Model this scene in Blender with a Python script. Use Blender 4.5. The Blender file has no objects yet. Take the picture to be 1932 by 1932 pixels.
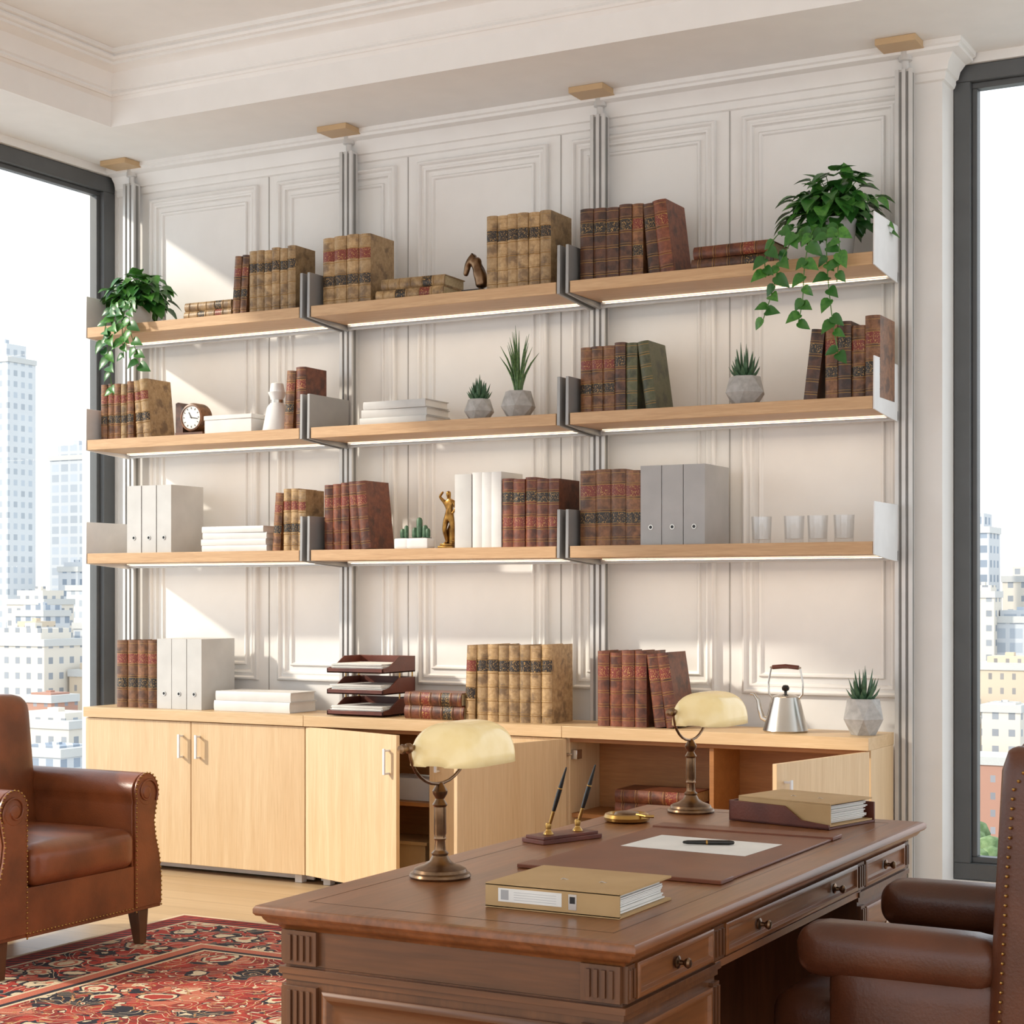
import bpy, math, random
from mathutils import Vector, Matrix
random.seed(7)
R=math.radians
sc=bpy.context.scene
# ---------------------------------------------------------------- materials
def hx(h):
    h=h.lstrip('#'); o=[]
    for i in (0,2,4):
        c=int(h[i:i+2],16)/255
        o.append(c/12.92 if c<=.04045 else ((c+.055)/1.055)**2.4)
    return (o[0],o[1],o[2],1)
class NT:
    def __init__(s,name):
        s.mat=bpy.data.materials.new(name); s.mat.use_nodes=True
        s.t=s.mat.node_tree; s.n=s.t.nodes; s.l=s.t.links
        s.b=s.n['Principled BSDF']; s.out=s.n['Material Output']
    def node(s,t,**k):
        n=s.n.new(t)
        for a,b in k.items(): setattr(n,a,b)
        return n
    def put(s,sock,v):
        if isinstance(v,bpy.types.NodeSocket): s.l.new(v,sock)
        elif v is not None: sock.default_value=v
    def m(s,op,a,b=None,c=None,clamp=False):
        n=s.node('ShaderNodeMath',operation=op); n.use_clamp=clamp
        s.put(n.inputs[0],a)
        if b is not None: s.put(n.inputs[1],b)
        if c is not None: s.put(n.inputs[2],c)
        return n.outputs[0]
    def mix(s,f,a,b,blend='MIX'):
        n=s.node('ShaderNodeMix',data_type='RGBA',blend_type=blend)
        s.put(n.inputs[0],f); s.put(n.inputs[6],a); s.put(n.inputs[7],b)
        return n.outputs[2]
    def obj(s): return s.node('ShaderNodeTexCoord').outputs['Object']
    def mapping(s,v,scale=(1,1,1),loc=(0,0,0)):
        n=s.node('ShaderNodeMapping'); s.l.new(v,n.inputs[0]); n.inputs['Scale'].default_value=scale; n.inputs['Location'].default_value=loc
        return n.outputs[0]
    def noise(s,v,scale=5,detail=4,rough=.5,dist=0):
        n=s.node('ShaderNodeTexNoise'); s.l.new(v,n.inputs['Vector'])
        n.inputs['Scale'].default_value=scale; n.inputs['Detail'].default_value=detail
        n.inputs['Roughness'].default_value=rough; n.inputs['Distortion'].default_value=dist
        return n.outputs[0]
    def rng(s,v,a,b,c=0,d=1):
        n=s.node('ShaderNodeMapRange'); s.l.new(v,n.inputs[0])
        for i,x in enumerate((a,b,c,d)): n.inputs[i+1].default_value=x
        return n.outputs[0]
    def bump(s,h,strength=.2,dist=.002):
        n=s.node('ShaderNodeBump'); s.l.new(h,n.inputs['Height']); n.inputs['Strength'].default_value=strength; n.inputs['Distance'].default_value=dist
        s.l.new(n.outputs[0],s.b.inputs['Normal'])
    def base(s,c): s.put(s.b.inputs['Base Color'],c)
    def pr(s,**k):
        for a,b in k.items(): s.put(s.b.inputs[a.replace('_',' ')],b)
        return s
def plain(name,c,rough=.5,metal=0,c2=None,sc_=8,bump=0,bs=60,**k):
    t=NT(name); o=t.obj()
    c2=c2 or tuple(x*.9 for x in hx(c)[:3])+(1,)
    if isinstance(c2,str): c2=hx(c2)
    f=t.rng(t.noise(o,sc_,5),.35,.65)
    t.base(t.mix(f,hx(c),c2)); t.pr(Roughness=rough,Metallic=metal,**k)
    if bump: t.bump(t.noise(o,bs,4),bump)
    return t.mat
def wood(name,c1,c2,scale,rough=.45,c3=None,fine=7,coat=0):
    t=NT(name); o=t.obj()
    v=t.mapping(o,scale)
    a=t.rng(t.noise(v,1.0,6,.6,.6),.3,.7)
    v2=t.mapping(o,tuple(x*fine for x in scale))
    b=t.rng(t.noise(v2,1.0,3,.5),.35,.7)
    col=t.mix(a,hx(c1),hx(c2)); col=t.mix(t.m('MULTIPLY',b,.35),col,hx(c3 or c2))
    t.base(col); t.pr(Roughness=rough); t.b.inputs['Coat Weight'].default_value=coat; t.b.inputs['Coat Roughness'].default_value=.15
    t.bump(b,.08,.001)
    return t.mat
M={}
M['wall']=plain('white_paint','#e8e6e3',.45,c2='#e5e3e0')
M['ceil']=plain('ceiling_paint','#eae8e5',.7,c2='#e7e5e2')
M['oakx']=wood('oak_shelf','#cfab82','#bb946a',(2.0,28,28),.45,'#a27c54')
M['oakdoor']=wood('oak_veneer_vertical','#dec39c','#d1b187',(22,22,1.0),.42,'#ba986e')
M['oaktop']=wood('oak_top','#d9bb92','#cbaa7e',(1.6,24,24),.4,'#bc996c')
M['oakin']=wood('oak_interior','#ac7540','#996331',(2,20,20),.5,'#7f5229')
M['waly']=wood('walnut_along','#925b34','#724625',(16,1.2,16),.34,'#462914',6,.14)
M['walx']=wood('walnut_cross','#744828','#57341b',(1.2,16,16),.36,'#3a2210',6,.14)
M['walz']=wood('walnut_upright','#6f4527','#53321b',(16,16,1.2),.36,'#3a2210',6,.14)
M['leather']=plain('brown_leather','#8d4d29',.34,c2='#68381d',sc_=5,bump=.25,bs=160)
M['leather2']=plain('dark_brown_leather','#613722',.34,c2='#482616',sc_=5,bump=.25,bs=160)
M['ox']=plain('oxblood_leather','#66301e',.38,c2='#502317',sc_=9,bump=.2,bs=150)
M['pad']=plain('desk_pad_leather','#7a452b',.42,c2='#6b3a24',sc_=7,bump=.15,bs=200)
M['alu']=plain('brushed_aluminium','#d0cfcd',.36,.3)
M['aludk']=plain('anodised_steel','#9f9e9c',.4,.3)
M['groove']=plain('aluminium_groove','#83827f',.6,.1)
M['seam']=plain('panel_seam','#aaa7a2',.7)
M['whitemetal']=plain('white_metal','#e2e2e2',.4)
M['steel']=plain('satin_steel','#c9c4bc',.25,1)
M['bronze']=plain('antique_bronze','#8c6f54',.28,.9,c2='#5c4430',sc_=20)
M['bronze2']=plain('gilded_bronze','#a67c40',.28,.95,c2='#6a4822',sc_=30)
M['brass']=plain('brass','#b08a4e',.28,1)
M['black']=plain('black_lacquer','#15120f',.25)
M['frame']=plain('charcoal_window_frame','#595b5c',.45,.15)
M['white']=plain('white_board','#dddcd9',.5)
M['grey']=plain('grey_board','#acabaa',.5,c2='#a4a3a2')
M['lgrey']=plain('pale_grey_board','#c7c6c3',.5)
M['paper']=plain('paper','#eae8e2',.7)
M['kraft']=plain('kraft_board','#bb9a6b',.55,c2='#b08f60')
M['concrete']=plain('concrete','#b6b4b1',.8,c2='#a2a09d',sc_=40,bump=.2,bs=120)
M['ceramic']=plain('white_ceramic','#e4e4e3',.2)
M['soil']=plain('soil','#2e2118',.9)
M['stem']=plain('plant_stem','#4f7a34',.5)
M['succ']=plain('succulent_green','#4f7052',.45,c2='#33553a',sc_=60)
M['snake']=plain('aloe_green','#6b8a54',.45,c2='#3d5f3b',sc_=90)
M['plug']=plain('ceiling_wood_plate','#c3a47c',.45)
def leafmat():
    t=NT('pothos_leaf'); o=t.obj()
    a=t.node('ShaderNodeAttribute',attribute_name='tint').outputs['Fac']
    c=t.mix(a,hx('#215221'),hx('#548e36')); c=t.mix(t.rng(t.noise(o,60,3),.4,.7),c,hx('#2e6528'))
    t.base(c); t.pr(Roughness=.33)
    return t.mat
M['leaf']=leafmat()
def bookmat(name,c1,c2,c3,rough=.42):
    t=NT(name); o=t.obj()
    a=t.node('ShaderNodeAttribute',attribute_name='tint').outputs['Fac']
    f=t.rng(t.noise(o,45,8,.7),.38,.62); g=t.rng(t.noise(o,14,5,.6),.5,.62)
    c=t.mix(f,hx(c1),hx(c2)); c=t.mix(t.m('MULTIPLY',g,.75),c,hx(c3))
    k=t.rng(a,0,1,.7,1.2)
    hs=t.node('ShaderNodeHueSaturation'); t.l.new(k,hs.inputs['Value']); t.l.new(c,hs.inputs['Color'])
    t.base(hs.outputs[0]); t.pr(Roughness=rough); t.bump(t.noise(o,180,4),.3,.001)
    return t.mat
M['tan']=bookmat('tan_calf_leather','#b4966c','#97784f','#644b31')
M['brown']=bookmat('brown_calf_leather','#8b5d3b','#674225','#3b2112')
M['dark']=bookmat('dark_calf_leather','#603c28','#482b1b','#281811')
M['red']=bookmat('russet_calf_leather','#80472c','#62311d','#3b1e13')
M['green']=bookmat('green_cloth','#625f40','#4f5233','#31331f')
M['pages']=plain('book_pages','#cfbd98',.8,c2='#bba880',sc_=90)
def labelmat(name,c):
    t=NT(name); o=t.obj()
    f=t.rng(t.noise(t.mapping(o,(330,60,150)),1,2),.58,.62)
    t.base(t.mix(f,hx(c),hx('#b58d50'))); t.pr(Roughness=.4); return t.mat
M['lred']=labelmat('red_label','#74281b'); M['lblk']=labelmat('black_label','#241c15')
M['gold']=plain('gilt_rule','#a07a42',.4,.3)
def glowmat(name,c,s):
    t=NT(name); t.base(hx(c)); t.b.inputs['Emission Color'].default_value=hx(c); t.b.inputs['Emission Strength'].default_value=s; return t.mat
M['led']=glowmat('led_strip','#ffeacb',1.3)
def shademat():
    t=NT('cream_glass'); o=t.obj()
    t.base(t.mix(t.rng(t.noise(o,25,4),.4,.7),hx('#eee2b8'),hx('#e4d49e')))
    t.pr(Roughness=.12); t.b.inputs['Emission Color'].default_value=hx('#ffe6ae'); t.b.inputs['Emission Strength'].default_value=.2  # low emission puts a warm sunlit glow into the shade, no bulb inside
    tr=t.node('ShaderNodeBsdfTranslucent'); tr.inputs[0].default_value=hx('#f5e4b4')
    ms=t.node('ShaderNodeMixShader'); ms.inputs[0].default_value=.3
    t.l.new(t.b.outputs[0],ms.inputs[1]); t.l.new(tr.outputs[0],ms.inputs[2]); t.l.new(ms.outputs[0],t.out.inputs[0])
    return t.mat
M['cream']=shademat()
def glassmat(name,lo,hi,tint=(.97,.98,.98,1)):
    t=NT(name); g=t.node('ShaderNodeBsdfGlossy'); g.inputs['Roughness'].default_value=.03
    tr=t.node('ShaderNodeBsdfTransparent'); tr.inputs[0].default_value=tint
    fr=t.node('ShaderNodeLayerWeight'); fr.inputs[0].default_value=.5
    f=t.rng(t.m('POWER',fr.outputs['Facing'],4),0,1,lo,hi)
    ms=t.node('ShaderNodeMixShader'); t.l.new(f,ms.inputs[0])
    t.l.new(tr.outputs[0],ms.inputs[1]); t.l.new(g.outputs[0],ms.inputs[2]); t.l.new(ms.outputs[0],t.out.inputs[0]); return t.mat
M['glass']=glassmat('window_glass',.01,.3); M['tumbler']=glassmat('tumbler_glass',.05,.8,(.955,.96,.965,1))
def floormat():
    t=NT('oak_floor'); o=t.obj()
    br=t.node('ShaderNodeTexBrick'); t.l.new(o,br.inputs['Vector']); br.offset=.37
    br.inputs['Scale'].default_value=1; br.inputs['Brick Width'].default_value=1.8; br.inputs['Row Height'].default_value=.16
    br.inputs['Mortar Size'].default_value=.0015; br.inputs['Color1'].default_value=hx('#cbb08a'); br.inputs['Color2'].default_value=hx('#bb9e76'); br.inputs['Mortar'].default_value=hx('#7d6245')
    g=t.rng(t.noise(t.mapping(o,(2,30,1)),1,5),.35,.7)
    t.base(t.mix(t.m('MULTIPLY',g,.4),br.outputs[0],hx('#aa8a61'))); t.pr(Roughness=.35); return t.mat
M['floor']=floormat()
RX0,RX1,RY0,RY1=-4.71,-.25,1.9,5.75
def rugmat():
    t=NT('persian_rug_wool'); o=t.obj()
    s=t.node('ShaderNodeSeparateXYZ'); t.l.new(o,s.inputs[0])
    ax=t.m('ABSOLUTE',s.outputs[0]); ay=t.m('ABSOLUTE',s.outputs[1])
    cb=t.node('ShaderNodeCombineXYZ'); t.l.new(ax,cb.inputs[0]); t.l.new(ay,cb.inputs[1]); v=cb.outputs[0]
    wob=t.node('ShaderNodeTexNoise'); t.l.new(v,wob.inputs['Vector']); wob.inputs['Scale'].default_value=9; wob.inputs['Detail'].default_value=3
    vm=t.node('ShaderNodeVectorMath',operation='MULTIPLY_ADD'); t.l.new(wob.outputs['Color'],vm.inputs[0]); vm.inputs[1].default_value=(.13,.13,0); t.l.new(v,vm.inputs[2]); w=vm.outputs[0]
    def lt(a,b): return t.m('LESS_THAN',a,b)
    n1=t.noise(v,5.0,1.5); n2=t.noise(w,4.2,2); n3=t.noise(w,14,2)
    red=hx('#b5301f'); dred=hx('#8c2019'); navy=hx('#23232f'); cream=hx('#e6d2ae'); gold=hx('#c08a54'); rose=hx('#cc6e52')
    col=t.mix(t.rng(n3,.45,.55),red,dred)
    col=t.mix(t.m('GREATER_THAN',n2,.58),col,navy); col=t.mix(lt(n2,.38),col,rose)
    def flowers(col,sc_,rs,cols,rnd=.75):
        vo=t.node('ShaderNodeTexVoronoi'); t.l.new(w,vo.inputs['Vector']); vo.inputs['Scale'].default_value=sc_; vo.inputs['Randomness'].default_value=rnd
        for r,c in zip(rs,cols): col=t.mix(lt(vo.outputs['Distance'],r),col,c)
        return col
    def vines(col,n,k,wd,c):
        f=t.m('ABSOLUTE',t.m('SINE',t.m('MULTIPLY',n,k)))
        return t.mix(lt(f,wd),col,c)
    col=vines(col,n1,44,.17,cream); col=vines(col,n2,48,.16,gold)
    col=flowers(col,5.5,(.38,.33,.26,.17,.09),(navy,cream,red,cream,gold))
    col=flowers(col,15,(.28,.22,.11),(navy,cream,red))
    W=(RX1-RX0)/2; H=(RY1-RY0)/2
    e=t.m('MINIMUM',t.m('SUBTRACT',W,ax),t.m('SUBTRACT',H,ay))
    bc=t.mix(t.m('GREATER_THAN',n3,.54),red,navy); bc=vines(bc,n1,50,.2,cream)
    bc=flowers(bc,6,(.40,.34,.24,.15,.07),(navy,cream,rose,cream,red),.5); bc=flowers(bc,17,(.28,.2),(navy,cream))
    col=t.mix(lt(e,.56),col,cream); col=t.mix(lt(e,.545),col,navy); col=t.mix(lt(e,.52),col,rose); col=t.mix(lt(e,.47),col,cream)
    col=t.mix(lt(e,.455),col,bc)
    col=t.mix(lt(e,.13),col,cream); col=t.mix(lt(e,.115),col,red)
    st=t.m('GREATER_THAN',t.m('SINE',t.m('MULTIPLY',t.m('ADD',ax,ay),110)),.2)
    col=t.mix(t.m('MULTIPLY',lt(e,.115),st),col,navy)
    col=t.mix(lt(e,.05),col,dred); col=t.mix(lt(e,.02),col,cream)
    g=t.rng(t.noise(o,240,2),.3,.7,.75,1.15)
    hs=t.node('ShaderNodeHueSaturation'); t.l.new(g,hs.inputs['Value']); t.l.new(col,hs.inputs['Color']); hs.inputs['Saturation'].default_value=.97
    t.base(hs.outputs[0]); t.pr(Roughness=.95); t.bump(t.noise(o,300,2),.6,.004); return t.mat
M['rug']=rugmat()
def cityMat(name,wall,win,bw=3.2,rh=3.4,mort=.8):
    t=NT(name); o=t.obj(); s=t.node('ShaderNodeSeparateXYZ'); t.l.new(o,s.inputs[0])
    cb=t.node('ShaderNodeCombineXYZ'); t.l.new(t.m('ADD',s.outputs[0],s.outputs[1]),cb.inputs[0]); t.l.new(s.outputs[2],cb.inputs[1])
    br=t.node('ShaderNodeTexBrick'); t.l.new(cb.outputs[0],br.inputs['Vector']); br.offset=0; br.inputs['Scale'].default_value=1
    br.inputs['Brick Width'].default_value=bw; br.inputs['Row Height'].default_value=rh; br.inputs['Mortar Size'].default_value=mort; br.inputs['Mortar Smooth'].default_value=0
    br.inputs['Color1'].default_value=hx(win); br.inputs['Color2'].default_value=tuple(min(1,x*1.35) for x in hx(win)[:3])+(1,); br.inputs['Mortar'].default_value=hx(wall)
    t.base(br.outputs[0]); t.pr(Roughness=.7); return t.mat
# ---------------------------------------------------------------- mesh builder
class MB:
    def __init__(s): s.v=[];s.f=[];s.mi=[];s.ti=[];s.mats=[];s.M=Matrix();s.tint=.5
    def add(s,vs,fs,mat):
        b=len(s.v); s.v+= [s.M@Vector(p) for p in vs]
        mt=M[mat] if isinstance(mat,str) else mat
        if mt not in s.mats: s.mats.append(mt)
        k=s.mats.index(mt)
        for f in fs: s.f.append([i+b for i in f]); s.mi.append(k); s.ti.append(s.tint)
    def box(s,x0,x1,y0,y1,z0,z1,mat):
        s.add([(x,y,z) for x in (x0,x1) for y in (y0,y1) for z in (z0,z1)],
          [(0,1,3,2),(4,6,7,5),(0,4,5,1),(2,3,7,6),(0,2,6,4),(1,5,7,3)],mat)
    def taper(s,c,z0,z1,a,b,mat,dx=0,dy=0):
        x,y=c; v=[]
        for z,(p,q),ox,oy in ((z0,a,dx,dy),(z1,b,0,0)):
            v+=[(x+ox-p,y+oy-q,z),(x+ox+p,y+oy-q,z),(x+ox+p,y+oy+q,z),(x+ox-p,y+oy+q,z)]
        s.add(v,[(3,2,1,0),(4,5,6,7)]+[(i,(i+1)%4,4+(i+1)%4,4+i) for i in range(4)],mat)
    def lathe(s,prof,mat,segs=28,c=(0,0,0),axis='Z',caps=True):
        v=[];f=[];n=len(prof)
        for r,z in prof:
            for i in range(segs):
                a=2*math.pi*i/segs; p=(r*math.cos(a),r*math.sin(a),z)
                if axis=='Y': p=(p[0],p[2],p[1])
                if axis=='X': p=(p[2],p[0],p[1])
                v.append((p[0]+c[0],p[1]+c[1],p[2]+c[2]))
        for j in range(n-1):
            for i in range(segs):
                k=(i+1)%segs; f.append((j*segs+i,j*segs+k,(j+1)*segs+k,(j+1)*segs+i))
        if caps:
            if prof[0][0]>1e-4: f.append(tuple(range(segs))[::-1])
            if prof[-1][0]>1e-4: f.append(tuple((n-1)*segs+i for i in range(segs)))
        s.add(v,f,mat)
    def sph(s,c,r,mat,seg=12,sc3=(1,1,1)):
        n=max(4,seg//2); v=[];f=[]
        for j in range(n+1):
            ph=math.pi*j/n
            for i in range(seg):
                a=2*math.pi*i/seg
                v.append((c[0]+r*sc3[0]*math.sin(ph)*math.cos(a),c[1]+r*sc3[1]*math.sin(ph)*math.sin(a),c[2]+r*sc3[2]*math.cos(ph)))
        for j in range(n):
            for i in range(seg):
                k=(i+1)%seg; f.append((j*seg+i,(j+1)*seg+i,(j+1)*seg+k,j*seg+k))
        s.add(v,f,mat)
    def tube(s,pts,r,mat,segs=8,flat=1):
        pts=[Vector(p) for p in pts]; n=len(pts); rs=r if isinstance(r,(list,tuple)) else [r]*n
        v=[];f=[]; up=None
        for i,p in enumerate(pts):
            t=(pts[min(i+1,n-1)]-pts[max(i-1,0)]).normalized()
            if up is None:
                up=Vector((0,0,1)) if abs(t.z)<.9 else Vector((1,0,0))
            u=(up-t*up.dot(t)).normalized(); w=t.cross(u); up=u
            for k in range(segs):
                a=2*math.pi*k/segs; v.append(tuple(p+(u*math.cos(a)*flat+w*math.sin(a))*rs[i]))
        for i in range(n-1):
            for k in range(segs):
                q=(k+1)%segs; f.append((i*segs+k,i*segs+q,(i+1)*segs+q,(i+1)*segs+k))
        f.append(tuple(range(segs))[::-1]); f.append(tuple((n-1)*segs+k for k in range(segs)))
        s.add(v,f,mat)
    def prism(s,poly,axis,a0,a1,mat):
        def P(u,v,a): return {'X':(a,u,v),'Y':(u,a,v),'Z':(u,v,a)}[axis]
        n=len(poly); v=[P(u,w,a0) for u,w in poly]+[P(u,w,a1) for u,w in poly]
        s.add(v,[tuple(range(n))[::-1],tuple(range(n,2*n))]+[(i,(i+1)%n,n+(i+1)%n,n+i) for i in range(n)],mat)
    def soft(s,c,size,r,mat,puff=(0,0,0),n=10):
        h=[x/2 for x in size]
        def P(p):
            pos=[p[i]*h[i] for i in range(3)]; q=[max(-(h[i]-r),min(h[i]-r,pos[i])) for i in range(3)]
            d=Vector([pos[i]-q[i] for i in range(3)])
            if d.length>1e-9: d=d.normalized()*r
            o=[q[i]+d[i] for i in range(3)]
            for i in range(3):
                if puff[i]:
                    j,k=[a for a in range(3) if a!=i]; o[i]+=puff[i]*p[i]*(1-p[j]**2)*(1-p[k]**2)
            return (o[0]+c[0],o[1]+c[1],o[2]+c[2])
        ts=[-1+2*i/n for i in range(n+1)]
        ts=[math.copysign(abs(t)**.75,t) for t in ts]
        for ax in range(3):
            for sg in (-1,1):
                v=[]
                for a in ts:
                    for b in ts:
                        p=[0,0,0]; p[ax]=sg; p[(ax+1)%3]=a; p[(ax+2)%3]=b; v.append(P(p))
                f=[(i*(n+1)+j,(i+1)*(n+1)+j,(i+1)*(n+1)+j+1,i*(n+1)+j+1) for i in range(n) for j in range(n)]
                s.add(v,f,mat)
    def build(s,name,origin=(0,0,0),bevel=0,smooth=35,weld=False,parent=None,solid=0,rz=0):
        me=bpy.data.meshes.new(name); O=Vector(origin)
        me.from_pydata([tuple(p-O) for p in s.v],[],s.f)
        for m in s.mats: me.materials.append(m)
        me.polygons.foreach_set('material_index',s.mi)
        at=me.attributes.new('tint','FLOAT','FACE'); at.data.foreach_set('value',s.ti)
        import bmesh
        bm=bmesh.new(); bm.from_mesh(me)
        if weld: bmesh.ops.remove_doubles(bm,verts=bm.verts,dist=1e-5)
        bmesh.ops.recalc_face_normals(bm,faces=bm.faces); bm.to_mesh(me); bm.free()
        me.polygons.foreach_set('use_smooth',[True]*len(me.polygons)); me.set_sharp_from_angle(angle=R(smooth))
        ob=bpy.data.objects.new(name,me); sc.collection.objects.link(ob); ob.location=O; ob.rotation_euler=(0,0,rz)
        if solid:
            m=ob.modifiers.new('s','SOLIDIFY'); m.thickness=solid
        if bevel:
            m=ob.modifiers.new('b','BEVEL'); m.width=bevel; m.segments=2; m.limit_method='ANGLE'; m.angle_limit=R(40)
        if parent: ob.parent=parent
        return ob
def frame(mb,u0,u1,v0,v1,prof,mat,mp,fill=None):
    v=[]
    for o,h in prof:
        v+=[mp(u0+o,v0+o,h),mp(u1-o,v0+o,h),mp(u1-o,v1-o,h),mp(u0+o,v1-o,h)]
    f=[(j*4+i,j*4+(i+1)%4,(j+1)*4+(i+1)%4,(j+1)*4+i) for j in range(len(prof)-1) for i in range(4)]
    mb.add(v,f,mat)
    if fill:
        n=4*(len(prof)-1); mb.add(v[n:n+4],[(0,1,2,3)],fill)
def sweep(mb,path,prof,mat):
    n=len(path); v=[]; k=len(prof)
    def ln(a,b):
        d=Vector((b[0]-a[0],b[1]-a[1])).normalized(); return Vector((-d.y,d.x))
    for i,p in enumerate(path):
        if i==0: m=ln(path[0],path[1])
        elif i==n-1: m=ln(path[-2],path[-1])
        else:
            a=ln(path[i-1],p); b=ln(p,path[i+1]); m=(a+b)/(1+a.dot(b))
        for o,z in prof: v.append((p[0]+m.x*o,p[1]+m.y*o,z))
    mb.add(v,[(i*k+j,(i+1)*k+j,(i+1)*k+j+1,i*k+j+1) for i in range(n-1) for j in range(k-1)],mat)
def T(x,y,z): return Matrix.Translation((x,y,z))
def RZ(a): return Matrix.Rotation(a,4,'Z')
def RY(a): return Matrix.Rotation(a,4,'Y')
def RXm(a): return Matrix.Rotation(a,4,'X')
# ---------------------------------------------------------------- room
H=3.60; WY=7.06; LX=-6.22; CX=-1.847
b=MB(); b.box(LX-.2,4,-2.6,7.6,-.2,0,'floor'); b.build('floor')
b=MB(); b.box(LX-.2,CX,WY,7.32,0,H,'wall')
mp=lambda u,v,h:(u,WY-h,v)
for i in range(5):
    x0=-6.06+i*.822; x1=x0+.822
    if i: b.box(x0-.002,x0+.002,WY-.003,WY,.1,3.48,'seam')
    frame(b,x0+.062,x1-.062,.93,3.42,[(0,0),(0,.018),(.004,.024),(.012,.026),(.018,.021),(.020,.011),(.030,.011),(.036,.016),(.044,.013),(.046,.005),(.052,0)],'wall',mp)
    frame(b,x0+.135,x1-.135,1.005,3.345,[(0,0),(0,.008),(.004,.012),(.011,.010),(.014,.004),(.018,0)],'wall',mp)
b.build('wall_back',smooth=50)
b=MB()
b.box(LX-.25,LX,-2.5,WY+.26,3.56,H,'wall'); b.box(LX-.25,LX,-2.5,WY+.26,0,.06,'wall')
b.box(LX-.25,LX-.0,WY-.005,WY+.26,.06,3.56,'wall')
b.build('wall_left')
b=MB(); b.box(CX,4,7.22,7.42,0,.17,'wall'); b.box(CX,4,7.22,7.42,3.56,H,'wall'); b.build('wall_right_of_shelves')
b=MB(); b.box(LX-.25,-5.6,-2.75,-2.6,0,H,'wall'); b.box(-5.6,4,-2.75,-2.6,0,.12,'wall'); b.box(-5.6,4,-2.75,-2.6,3.3,H,'wall'); b.box(-1.0,-.8,-2.75,-2.6,.12,3.3,'wall'); b.build('added_wall_front')  # unseen wall added behind the camera; its opening shapes the frontal fill
b=MB()
b.box(LX-.25,4,6.38,7.6,H,4.1,'ceil'); b.box(LX-.25,-5.668,-2.75,6.38,H,4.1,'ceil'); b.box(-5.668,4,-2.75,6.38,3.92,4.1,'ceil')
b.build('ceiling')
b=MB()
sweep(b,[(3.9,6.38),(-5.668,6.38),(-5.668,-2.4)],[(0,3.72),(.014,3.735),(.026,3.735),(.032,3.745),(.026,3.758),(.034,3.765),(.040,3.80),(.058,3.835),(.088,3.852),(.105,3.856),(.105,3.870),(.122,3.874),(.128,3.885),(.122,3.896),(.14,3.90),(.14,3.92)],'ceil')
b.build('trim_1',smooth=30)
b=MB()
sweep(b,[(CX,7.21),(CX,WY),(LX,WY)],[(0,3.455),(.012,3.46),(.018,3.475),(.018,3.49),(.028,3.495),(.036,3.525),(.058,3.552),(.088,3.562),(.088,3.575),(.10,3.58),(.10,3.60)],'wall')
b.build('trim_2',smooth=30)
b=MB(); sweep(b,[(CX,7.21),(CX,WY),(-1.93,WY)],[(0,.14),(.008,.135),(.014,.12),(.014,0)],'wall'); b.build('baseboard_back')
# windows
b=MB(); x0,x1=LX-.12,LX-.02
b.box(x0,x1,-2.4,WY-.006,3.478,3.558,'frame'); b.box(x0,x1,-2.4,WY-.006,.062,.14,'frame')
for y in (-1.0,2.2,WY-.048): b.box(x0,x1,y-.042,y+.042,.14,3.478,'frame')
for ya,yb in ((-.958,2.158),(2.242,WY-.09)):
    for a in ((ya,yb,3.455,3.478),(ya,yb,.14,.163),(ya,ya+.023,.163,3.455),(yb-.023,yb,.163,3.455)):
        b.box(x0+.03,x1-.03,a[0],a[1],a[2],a[3],'frame')
    b.box(x0+.055,x0+.061,ya+.02,yb-.02,.16,3.46,'glass')
b.build('window_1',bevel=.003)
b=MB(); y0,y1=7.235,7.35
b.box(CX+.002,3.9,y0,y1,3.49,3.558,'frame'); b.box(CX+.002,3.9,y0,y1,.172,.24,'frame')
for x in (CX+.036,1.2): b.box(x-.034,x+.034,y0,y1,.24,3.49,'frame')
for a in ((CX+.07,1.166,3.465,3.49),(CX+.07,1.166,.24,.265),(CX+.07,CX+.092,.265,3.465),(1.144,1.166,.265,3.465)):
    b.box(a[0],a[1],y0+.03,y1-.03,a[2],a[3],'frame')
b.box(CX+.085,1.15,y0+.055,y0+.061,.255,3.475,'glass')
b.build('window_2',bevel=.003)
# rug
b=MB(); b.box(RX0,RX1,RY0,RY1,0.0005,.012,'rug'); b.build('persian_rug',origin=((RX0+RX1)/2,(RY0+RY1)/2,0))
# ---------------------------------------------------------------- poles + shelves + cabinets
PX=[-6.075,-4.715,-3.366,-1.982]; YP=7.002
for x in PX:
    b=MB()
    b.box(x-.030,x+.030,YP-.026,YP+.026,.004,3.50,'alu')
    for dx in (-.028,.0,.028): b.box(x+dx-.008,x+dx+.008,YP-.034,YP-.024,.004,3.50,'alu')
    for dx in (-.014,.014): b.box(x+dx-.004,x+dx+.004,YP-.0285,YP-.0255,.02,3.49,'groove')
    b.box(x+.0302,x+.0312,YP-.010,YP+.010,.02,3.49,'groove')
    b.lathe([(.015,3.50),(.015,3.535),(.028,3.54),(.028,3.573)],'alu',16,(x,YP-.005,0))
    b.box(x-.083,x+.083,YP-.155,YP+.02,3.573,3.599,'plug')
    b.box(x-.04,x+.04,YP-.034,YP+.026,.001,.012,'alu')
    b.build('tension_pole',origin=(x,YP,0),bevel=.0015)
SZ=[2.70,2.135,1.565]; FY=6.63
BX=[(-6.056,-4.739),(-4.688,-3.392),(-3.341,-2.0)]
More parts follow.
